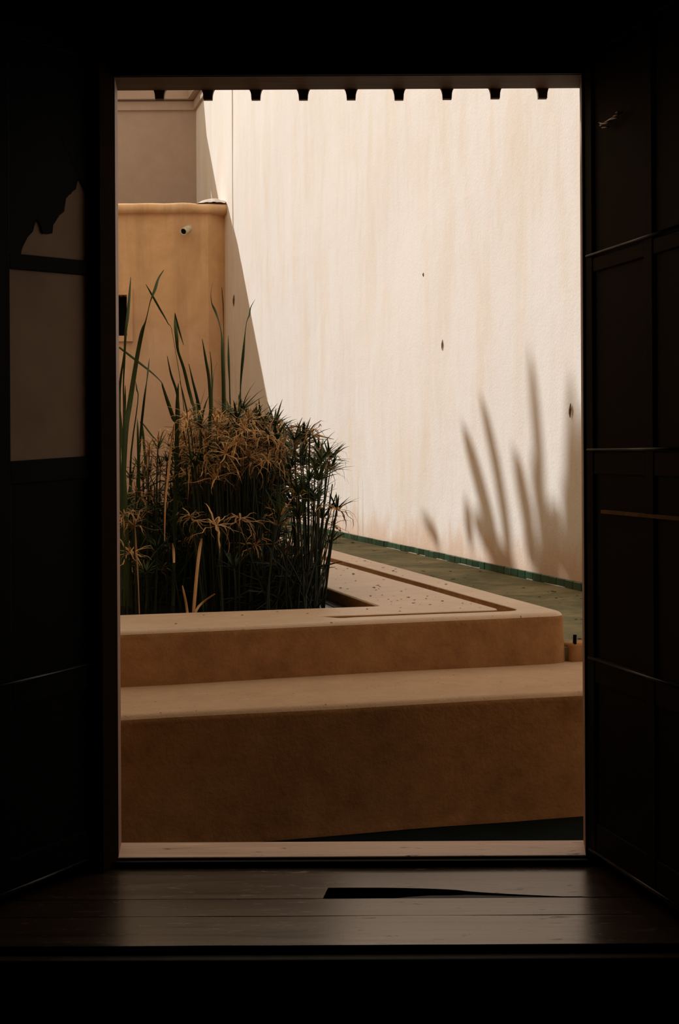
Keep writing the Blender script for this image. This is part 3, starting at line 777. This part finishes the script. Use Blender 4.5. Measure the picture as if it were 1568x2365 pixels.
# heads placed where the photo shows them: (px, py, kind, scale)
KEY = [(533, 972, 'g', 1.1), (555, 955, 'g', 1.2), (590, 985, 'g', 1.1), (634, 984, 'g', 0.95), (580, 1010, 'g', 1.0), (655, 1045, 'g', 1.15), (700, 1075, 'g', 1.05), (742, 1064, 'g', 1.0), (735, 1110, 'g', 1.1),
       (716, 1000, 'd', 1.0), (757, 1080, 'd', 0.9), (525, 955, 'd', 1.1), (500, 985, 'd', 1.1), (470, 975, 'd', 1.0), (430, 965, 'd', 1.0), (545, 985, 'd', 1.1), (610, 1030, 'd', 1.0), (560, 1045, 'd', 1.1), (505, 1045, 'd', 1.1), (460, 1030, 'd', 1.1), (640, 1075, 'd', 1.0),
       (620, 1080, 'd', 1.0), (545, 1070, 'd', 1.0), (500, 1090, 'd', 1.0), (455, 1070, 'd', 1.0), (595, 1110, 'd', 1.0), (400, 1010, 'd', 0.9), (365, 1020, 'd', 0.9), (345, 1040, 'd', 0.8), (555, 1197, 'd', 1.0), (500, 1213, 'd', 1.05), (640, 1215, 'm', 1.0), (690, 1190, 'd', 0.9),
       (777, 1177, 'g', 0.85), (745, 1200, 'm', 0.9), (762, 1255, 'g', 0.8), (720, 1160, 'g', 1.0), (770, 1215, 'd', 0.85), (310, 1215, 'd', 1.0), (735, 1040, 'm', 1.0), (680, 1035, 'm', 1.0), (540, 1312, 'g', 0.9), (660, 1120, 'g', 1.1), (590, 1150, 'g', 1.2), (560, 1120, 'g', 1.2), (415, 1075, 'd', 0.9),
       (440, 1195, 'd', 0.8), (330, 1110, 'g', 0.9), (300, 1280, 'd', 0.9), (285, 1190, 'd', 0.9), (420, 1270, 'g', 0.8), (360, 1150, 'm', 0.9), (705, 1130, 'g', 1.0), (670, 1170, 'm', 0.9)]
W = {'g': WG, 'd': WD, 'm': WM}
def add_head(px, py, kind, s, Y=None):
    if px > 665: e, cxp, spr = sc_r, 715, 0.5; Yr = (6.05, 6.6)
    elif px < 400: e, cxp, spr = sc_l, 335, 0.8; Yr = (6.1, 7.1)
    else: e, cxp, spr = sc_c, 550, 0.72; Yr = (6.25, 7.6)
    Y = Y or random.uniform(*Yr)
    h = ony(px, py, Y)
    f = foot_for(px, Y + random.uniform(-0.1, 0.15), spr, cxp)
    f.x = min(f.x, (pc + rdn * ((f.y - pc.y) / rdn.y)).x - 0.05); f.y = max(f.y, (pf0 + fd * ((f.x - pf0.x) / fd.x)).y + 0.08)
    stalk(e, h, f, random.uniform(0.0035, 0.0055), random.choice(W[kind]), s * random.uniform(0.9, 1.1), M_stem)
FRONT = {(555, 1197), (500, 1213), (640, 1215), (310, 1215), (440, 1195), (300, 1280), (285, 1190), (540, 1312)}
for k in KEY: add_head(*k, Y=random.uniform(5.85, 6.0) if k[:2] in FRONT else None)
for i in range(235):
    px = random.triangular(395, 800, 560); t = top_at(px)
    py = t + 25 + (1290 - t) * random.random() ** 1.5
    d_ = (0.6 if px < 620 else 0.35) if py < 1090 else 0.12
    kd = 'd' if random.random() < d_ else ('m' if random.random() < 0.25 else 'g')
    if px > 690 and random.random() < 0.5: kd = 'g'
    if px > 670 and (random.random() < 0.3 or py > 1215): continue
    add_head(px, py, kd, random.uniform(0.75, 1.1))
for i in range(45):
    px = random.uniform(420, 660); add_head(px, random.uniform(top_at(px) + 15, 1110), 'd', random.uniform(0.85, 1.15), random.uniform(6.2, 6.8))
for i in range(40):
    px = random.uniform(278, 410); py = random.uniform(top_at(px) + 40, 1330)
    add_head(px, py, random.choice('ggdm'), random.uniform(0.6, 0.9))
# bare stems that thicken the base of the clumps
def bare(e, x0, x1, Yr, n, zr, lean):
    bm = bmesh.new(); base = Vector(e.location)
    for i in range(n):
        Y = random.uniform(*Yr); px = random.uniform(x0, x1)
        f = ony(px, 1400, Y); f.z = WZ - 0.02
        f.x = min(f.x, (pc + rdn * ((f.y - pc.y) / rdn.y)).x - 0.05); f.y = max(f.y, (pf0 + fd * ((f.x - pf0.x) / fd.x)).y + 0.08)
        h = f + Vector((random.gauss(0, 0.05) + lean, random.gauss(0, 0.06), random.uniform(*zr)))
        m_ = f.lerp(h, 0.5) + Vector((random.uniform(-0.02, 0.02), 0, 0)); r = random.uniform(0.003, 0.005)
        tube(bm, [p - base for p in bez([f, m_, h], 4)], [r * (1 - 0.1 * k) for k in range(5)], 5, False)
    o = obj('stem_thicket', bm, M_stem, e, True); o['kind'] = 'stuff'
bare(sc_c, 430, 640, (6.2, 8.2), 220, (0.3, 0.75), 0.0)
bare(sc_l, 278, 430, (6.2, 7.8), 55, (0.2, 0.55), 0.0)
bare(sc_r, 690, 745, (6.0, 6.6), 14, (0.4, 0.7), 0.05)
bare(sc_r, 612, 738, (5.85, 6.9), 110, (0.10, 0.40), 0.02)
# tangled dead thatch deep inside the clump
def thatch(e, x0, x1, y0, y1, Yr, n, mat, name, flat=False):
    bm = bmesh.new(); base = Vector(e.location)
    for i in range(n):
        p = ony(random.uniform(x0, x1), random.uniform(y0, y1), random.uniform(*Yr)); p.z = max(p.z, WZ + 0.01)
        d = (Vector((random.gauss(0, 0.45), random.gauss(0, 0.45), random.gauss(0.5, 0.8))) if not flat else Vector((random.gauss(0, 0.9), random.gauss(0, 0.9), random.gauss(0, 0.45)))).normalized(); L = random.uniform(0.08, 0.26)
        b_ = Vector((random.gauss(0, 0.03), random.gauss(0, 0.03), -random.uniform(0, 0.05)))
        ribbon(bm, [p - base, p + d * L * 0.5 - base - b_ * 0.4, p + d * L - base + b_], [0.004, random.uniform(0.006, 0.012), 0.002], 0.4, random.uniform(0, 6))
    o = obj(name, bm, mat, e); o['kind'] = 'stuff'; return o
thatch(sc_c, 420, 630, 1090, 1410, (6.6, 8.2), 5200, M_green, 'leaf_thatch')
thatch(sc_l, 275, 430, 1180, 1410, (6.3, 7.8), 1300, M_green, 'leaf_thatch')
thatch(sc_c, 440, 690, 990, 1110, (6.6, 7.4), 500, M_dry, 'dry_thatch', True)

thatch(sc_r, 600, 690, 1330, 1412, (6.0, 7.2), 700, M_stem, 'leaf_thatch')
# ------------------------------------------------------------------ the dark room and doorway
X0, X1, ZT = -0.70, 0.765, 2.30
bm = bmesh.new()
box(bm, -5, X0, 3.90, 4.12, -0.3, 5.2); box(bm, X1, 3.2, 3.90, 4.12, -0.3, 5.2); box(bm, X0, X1, 3.90, 4.12, ZT, 5.2); box(bm, X0, X1, 3.90, 4.12, -0.3, -0.06)
tag(obj('wall_front', bm, M_facade), 'thick plaster wall pierced by the doorway to the courtyard', 'wall', kind='structure')
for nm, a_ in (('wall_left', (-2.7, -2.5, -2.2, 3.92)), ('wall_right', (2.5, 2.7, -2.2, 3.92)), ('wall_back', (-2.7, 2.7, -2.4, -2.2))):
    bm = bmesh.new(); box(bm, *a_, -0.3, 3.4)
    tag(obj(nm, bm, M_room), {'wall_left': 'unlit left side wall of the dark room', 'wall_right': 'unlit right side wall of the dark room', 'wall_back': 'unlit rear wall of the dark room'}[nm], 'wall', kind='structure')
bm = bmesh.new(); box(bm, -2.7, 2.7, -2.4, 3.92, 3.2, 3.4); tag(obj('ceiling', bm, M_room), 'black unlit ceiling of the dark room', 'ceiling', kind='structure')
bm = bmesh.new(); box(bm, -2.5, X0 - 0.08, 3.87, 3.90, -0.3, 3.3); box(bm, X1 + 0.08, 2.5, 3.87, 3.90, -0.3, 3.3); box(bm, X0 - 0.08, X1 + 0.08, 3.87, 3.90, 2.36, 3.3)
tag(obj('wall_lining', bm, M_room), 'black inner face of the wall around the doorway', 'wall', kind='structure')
flo = empty('floor', (0, 3.2, -0.2), 'dark room floor with a raised step of worn boards at the doorway', 'floor', kind='structure')
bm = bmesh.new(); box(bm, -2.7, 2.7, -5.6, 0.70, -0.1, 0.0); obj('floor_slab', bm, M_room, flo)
# raised boards (positions from their joints in the photo)
ZF = -0.025
def yb(py): return onz(812, py, ZF).y
js = [2003, 2075, 2115, 2183]
def board(y0, y1, notch=None, seed=0):
    rs = random.Random(seed); bm = bmesh.new(); xa, xb = -0.95, 1.0
    n = 160; top_f = []; top_b = []
    for i in range(n + 1):
        x = xa + (xb - xa) * i / n
        a = y0 + 0.002 + 0.0022 * mnoise.noise((x * 5, seed, 1)); b_ = y1 - 0.002 - 0.0022 * mnoise.noise((x * 5, seed, 4))
        if notch: a = max(a, y0 + notch(x))
        top_f.append((x, a)); top_b.append((x, b_))
    tf = [bm.verts.new((x, y, ZF)) for x, y in top_f]; tb = [bm.verts.new((x, y, ZF + 0.001 * mnoise.noise((x * 3, seed, 9)))) for x, y in top_b]
    lf = [bm.verts.new((x, y, ZF - 0.028)) for x, y in top_f]; lb = [bm.verts.new((x, y, ZF - 0.028)) for x, y in top_b]
    for i in range(n):
        bm.faces.new((tf[i], tf[i + 1], tb[i + 1], tb[i])); bm.faces.new((lf[i], tf[i], tf[i + 1][0] if False else tf[i + 1], lf[i + 1])); bm.faces.new((tb[i], lb[i], lb[i + 1], tb[i + 1])); bm.faces.new((lb[i], lf[i], lf[i + 1], lb[i + 1]))
    bm.faces.new((tf[0], tb[0], lb[0], lf[0])); bm.faces.new((tf[n], lf[n], lb[n], tb[n]))
    rel(bm, flo); return obj('plank', bm, M_plank, flo)
xn0 = onz(753, 2070, ZF).x; xn1 = onz(1060, 2052, ZF).x; xn2 = onz(1345, 2068, ZF).x
dn = yb(2050) - yb(2075)
def notch(x):
    if x < xn0 or x > xn2: return 0
    if x < xn0: return 0
    if x < xn1: return dn * (1 - 0.28 * ((x - xn0) / (xn1 - xn0)) ** 3)
    return dn * 0.72 * max(0.12, 1 - ((x - xn1) / (xn2 - xn1)) ** 0.7)
board(yb(2075), yb(2003), notch, 1); board(yb(2115), yb(2075), None, 2); board(yb(2183), yb(2115), None, 3)
# splintered sliver left lying in the rotten gap
bm = bmesh.new(); n = 24; up = []; dw = []
xs0, xs1 = onz(845, 2080, ZF).x, onz(1350, 2068, ZF).x
for i in range(n + 1):
    x = xs0 + (xs1 - xs0) * i / n; t = i / n
    y0_ = yb(2075) + 0.003 - 0.012 * math.exp(-((t - 0.1) / 0.08) ** 2); w_ = 0.004 + dn * 0.42 * math.sin(math.pi * min(1, t * 0.85 + 0.1)) * (1 - 0.35 * t) + 0.006 * mnoise.noise((x * 20, 2, 2))
    dw.append(bm.verts.new((x, y0_, ZF - 0.003 + 0.002 * t))); up.append(bm.verts.new((x, y0_ + max(0.002, w_), ZF - 0.007 + 0.004 * t)))
for i in range(n): bm.faces.new((dw[i], dw[i + 1], up[i + 1], up[i]))
r_ = bmesh.ops.extrude_face_region(bm, geom=list(bm.faces)); bmesh.ops.translate(bm, vec=(0, 0, -0.010), verts=[v for v in r_['geom'] if isinstance(v, bmesh.types.BMVert)])
rel(bm, flo); obj('splinter', bm, M_lip, flo)
bm = bmesh.new(); box(bm, -0.95, 1.0, yb(2183) - 0.004, 3.84, -0.16, ZF - 0.030); rel(bm, flo); obj('step_core', bm, M_black, flo)
bm = bmesh.new(); y_ = yb(2183)
box(bm, -0.95, 1.0, y_ - 0.040, y_ - 0.004, ZF - 0.045, ZF - 0.018); bevel(bm, 0.005, 2); rel(bm, flo); obj('step_nosing', bm, M_lip, flo)
# door frame: sill, jambs, lintel and carved comb with teeth
fr = empty('trim_1', (0.028, 3.86, 0.0), 'brown wooden door frame with toothed lintel around the bright doorway', 'door frame', kind='structure')
def fpoly(name, pts_lo, z0, z1, mat, parent=fr):
    bm = bmesh.new(); prism(bm, pts_lo, z0, z1); rel(bm, fr); return obj(name, bm, mat, parent)
YN, YO = 3.86, 4.0
xln, xlo = ony(269.5, 1100, YN).x, ony(276, 1100, YO).x
xrn, xro = ony(1347.5, 1100, YN).x, ony(1343, 1100, YO).x
fpoly('jamb', [(xln, YN), (xlo, YO), (X0 - 0.01, YO), (X0 - 0.01, YN)], -0.05, 2.30, M_jamb)
fpoly('jamb', [(xrn, YN), (X1 + 0.01, YN), (X1 + 0.01, YO), (xro, YO)], -0.05, 2.30, M_jamb)
fpoly('architrave', [(xln - 0.030, YN - 0.07), (xln, YN - 0.004), (xln, YN), (xln - 0.045, YN), (xln - 0.045, YN - 0.05)], -0.025, 2.30, M_arch)
fpoly('architrave', [(xrn, YN - 0.012), (xrn + 0.02, YN - 0.014), (xrn + 0.02, YN), (xrn, YN)], -0.025, 2.30, M_arch)
zl = ony(800, 176, YN).z
fpoly('lintel', [(X0, YN), (X1, YN), (X1, YO), (X0, YO)], zl, ZT + 0.02, M_lint)
fpoly('architrave', [(X0, YN - 0.014), (X1, YN - 0.014), (X1, YN), (X0, YN)], zl + 0.001, 2.36, M_black)
bm = bmesh.new(); box(bm, xlo - 0.05, xro + 0.05, YN - 0.008, YO, -0.03, 0.0); bevel(bm, 0.004, 2)
for v in bm.verts: v.co.z += 0.002 * mnoise.noise(v.co * 6)
rel(bm, fr); obj('sill', bm, M_sill, fr)
fpoly('sill_riser', [(X0 + 0.02, yb(2003) - 0.001), (X1 - 0.02, yb(2003) - 0.001), (X1 - 0.02, YN), (X0 + 0.02, YN)], -0.06, -0.008, M_black)  # shade below the sill edge put into the riser as black
bm = bmesh.new(); zc_ = ony(806, 200.5, YO + 0.01).z
box(bm, xlo - 0.06, xro + 0.06, YO + 0.002, YO + 0.022, zc_, ZT); rel(bm, fr); comb = obj('comb_board', bm, M_lint, fr)
comb['label'] = 'carved toothed board under the lintel'
for i, (px, py) in enumerate([(369, 230), (480.5, 231), (591, 231), (700.5, 231), (811, 230.5), (921.5, 231), (1032.5, 229.5), (1143.5, 228), (1252.5, 228)]):
    bm = bmesh.new(); tip = ony(px, py, YO + 0.012); h = zc_ + 0.004 - tip.z; hw = 0.0125; top = 0.029
    pr = [(-hw, -h), (hw, -h), (hw + 0.001, -h * 0.62), (hw + 0.004, -h * 0.34), (hw + 0.009, -h * 0.14), (top, 0), (-top, 0), (-hw - 0.009, -h * 0.14), (-hw - 0.004, -h * 0.34), (-hw - 0.001, -h * 0.62)]
    A_ = [bm.verts.new((x, -0.009, z)) for x, z in pr]; B_ = [bm.verts.new((x, 0.009, z)) for x, z in pr]
    bm.faces.new(A_); bm.faces.new(B_[::-1])
    for j in range(len(pr)): bm.faces.new((A_[j], A_[(j + 1) % len(pr)], B_[(j + 1) % len(pr)], B_[j]))
    o = obj('tooth', bm, M_lint, comb); o.location = Vector((tip.x, YO + 0.012, zc_ + 0.004)) - Vector(fr.location)

# door leaves swung into the room. local x from the hinge along the leaf, y = face towards the opening, z up
def leaf(name, hinge, away, rack, side, label, mats):
    ax = -Vector(away).normalized(); zz = Vector((0, 0, 1)); yy = zz.cross(ax)
    e = empty(name, hinge, label, 'door', kind='structure')
    e.matrix_world = Matrix(((ax.x, yy.x, 0, hinge[0]), (ax.y, yy.y, 0, hinge[1]), (0, 0, 1, hinge[2]), (0, 0, 0, 1)))
    s = side                                                  # +1: visible face at +y
    RK = Matrix(((1, 0, 0, 0), (0, 1, 0, 0), (-rack, 0, 1, 0), (0, 0, 0, 1)))   # the old leaf has sagged out of square
    def b(nm, mat, x0, x1, d0, d1, z0, z1, bev=0.003):
        ya, yb_ = sorted((s * d0, s * d1)); return bx(nm, mat, e, x0, x1, ya, yb_, z0, z1, bev, 2, RK)
    WDT = 0.64
    b('stile', M_black, 0, 0.045, -0.02, 0.02, 0.01, 2.27); b('stile', M_black, WDT - 0.045, WDT, -0.02, 0.02, 0.01, 2.27); b('stile', M_black, 0.352, 0.40, -0.02, 0.02, 0.01, 2.27)
    for z0, z1 in ((0.01, 0.10), (0.48, 0.55), (1.045, 1.105), (1.592, 1.632), (2.18, 2.27)):
        b('rail', M_black, 0.045, 0.352, -0.018, 0.018, z0, z1); b('rail', M_black, 0.40, WDT - 0.045, -0.018, 0.018, z0, z1)
    for (z0, z1), m in zip(((0.10, 0.48), (0.55, 1.045), (1.105, 1.592), (1.632, 2.18)), mats):
        b('panel', m, 0.045, 0.352, -0.008, 0.012, z0, z1, 0); b('panel', m, 0.40, WDT - 0.045, -0.008, 0.012, z0, z1, 0)
    # mouldings that catch the light along their upper edges
    for z in (0.022, 0.545, 1.112, 1.640):
        if z > 1.0 and side > 0: continue
        bm = bmesh.new(); tube(bm, [(0.012, s * 0.021, z - rack * 0.012), (WDT - 0.01, s * 0.021, z - rack * WDT)], 0.0042, 8); obj('moulding', bm, M_gloss, e, True)
    return e
hl_ = ony(236, 1500, 3.85)
dl = leaf('door_1', (hl_.x, 3.85, 0.0), (0.653, 1.0, 0.0), 0.043, 1, 'left door leaf swung inwards with brown panels in a black frame', (M_black, M_black, M_panel, M_panel))
hr_ = ony(1374, 1985, 3.85)
dr = leaf('door_2', (hr_.x, 3.85, 0.0), (-0.25, 1.0, 0.0), 0.0, -1, 'right door leaf swung inwards, black frame, panels blackened for shade, faint shiny mouldings', (M_black,) * 4)  # shade on this leaf is put into its panels as black
for z0_ in (0.948,):
    bm = bmesh.new(); prism(bm, [(0.10, -0.010), (0.60, -0.010), (0.60, -0.0235), (0.10, -0.0235)], z0_ - 0.006, z0_ + 0.003)
    obj('panel_ledge', bm, plain('lit_ledge_brown', (0.22, 0.13, 0.06), 0.8, 0.1), dr)  # brown put into the colour for light caught on the ledge
# carved stepped fretwork over the upper panel of the left leaf
inv = dl.matrix_world.inverted()
def onleaf(px, py):
    o_ = Vector((0, 0, CAMZ)); r = ray(px, py); oi, ri = inv @ o_, inv.to_3x3() @ r
    k = (0.013 - oi.y) / ri.y; q = oi + ri * k; return (q.x, q.z)
step = [(209, 445), (203, 444), (197, 444), (193, 428), (186, 415), (182, 411), (177, 419), (173, 438), (166, 441), (162, 448), (151, 455), (147, 466), (146, 489), (140, 493), (135, 498), (127, 504), (121, 520), (119, 539), (110, 541), (97, 540), (93, 522), (88, 508), (82, 505), (77, 511), (74, 535), (66, 539), (62, 548), (53, 558), (48, 575), (46, 590), (40, 592)]
pp = [onleaf(*q) for q in step]
poly = [(pp[0][0] - 0.006, 2.19), (pp[0][0] - 0.006, pp[0][1])] + pp + [(pp[-1][0] + 0.002, 1.60), (0.36, 1.60), (0.36, 2.19)]
bm = bmesh.new(); A_ = [bm.verts.new((x, 0.0125, z)) for x, z in poly]; B_ = [bm.verts.new((x, 0.0165, z)) for x, z in poly]
f = bm.faces.new(A_); g = bm.faces.new(B_[::-1])
for j in range(len(poly)): bm.faces.new((A_[j], A_[(j + 1) % len(poly)], B_[(j + 1) % len(poly)], B_[j]))
bmesh.ops.triangulate(bm, faces=[f, g], ngon_method='EAR_CLIP')
obj('fretwork', bm, M_black, dl)
# twisted iron fitting high on the right leaf
invr = dr.matrix_world.inverted()
def onleafr(px, py):
    oi, ri = invr @ Vector((0, 0, CAMZ)), invr.to_3x3() @ ray(px, py)
    k = (-0.026 - oi.y) / ri.y; q = oi + ri * k; return q
bm = bmesh.new()
tube(bm, [onleafr(1383, 283), onleafr(1390, 285.5), onleafr(1398, 285), onleafr(1412, 279)], [0.001, 0.0035, 0.003, 0.0015], 8)
for (a_, b_) in (((1410, 276), (1428, 271)), ((1417, 268), (1428, 264.5)), ((1422, 261), (1429, 257)), ((1390, 295), (1406, 293))):
    tube(bm, [onleafr(*a_), onleafr(*b_)], 0.0016, 8)
q0, q1 = onleafr(1383, 290), onleafr(1434, 258)
for v in bm.verts: pass
tube(bm, [q0 + Vector((0, 0.004, 0)), q1 + Vector((0, 0.004, 0))], 0.003, 8)
obj('iron_bolt', bm, M_iron, dr, True)
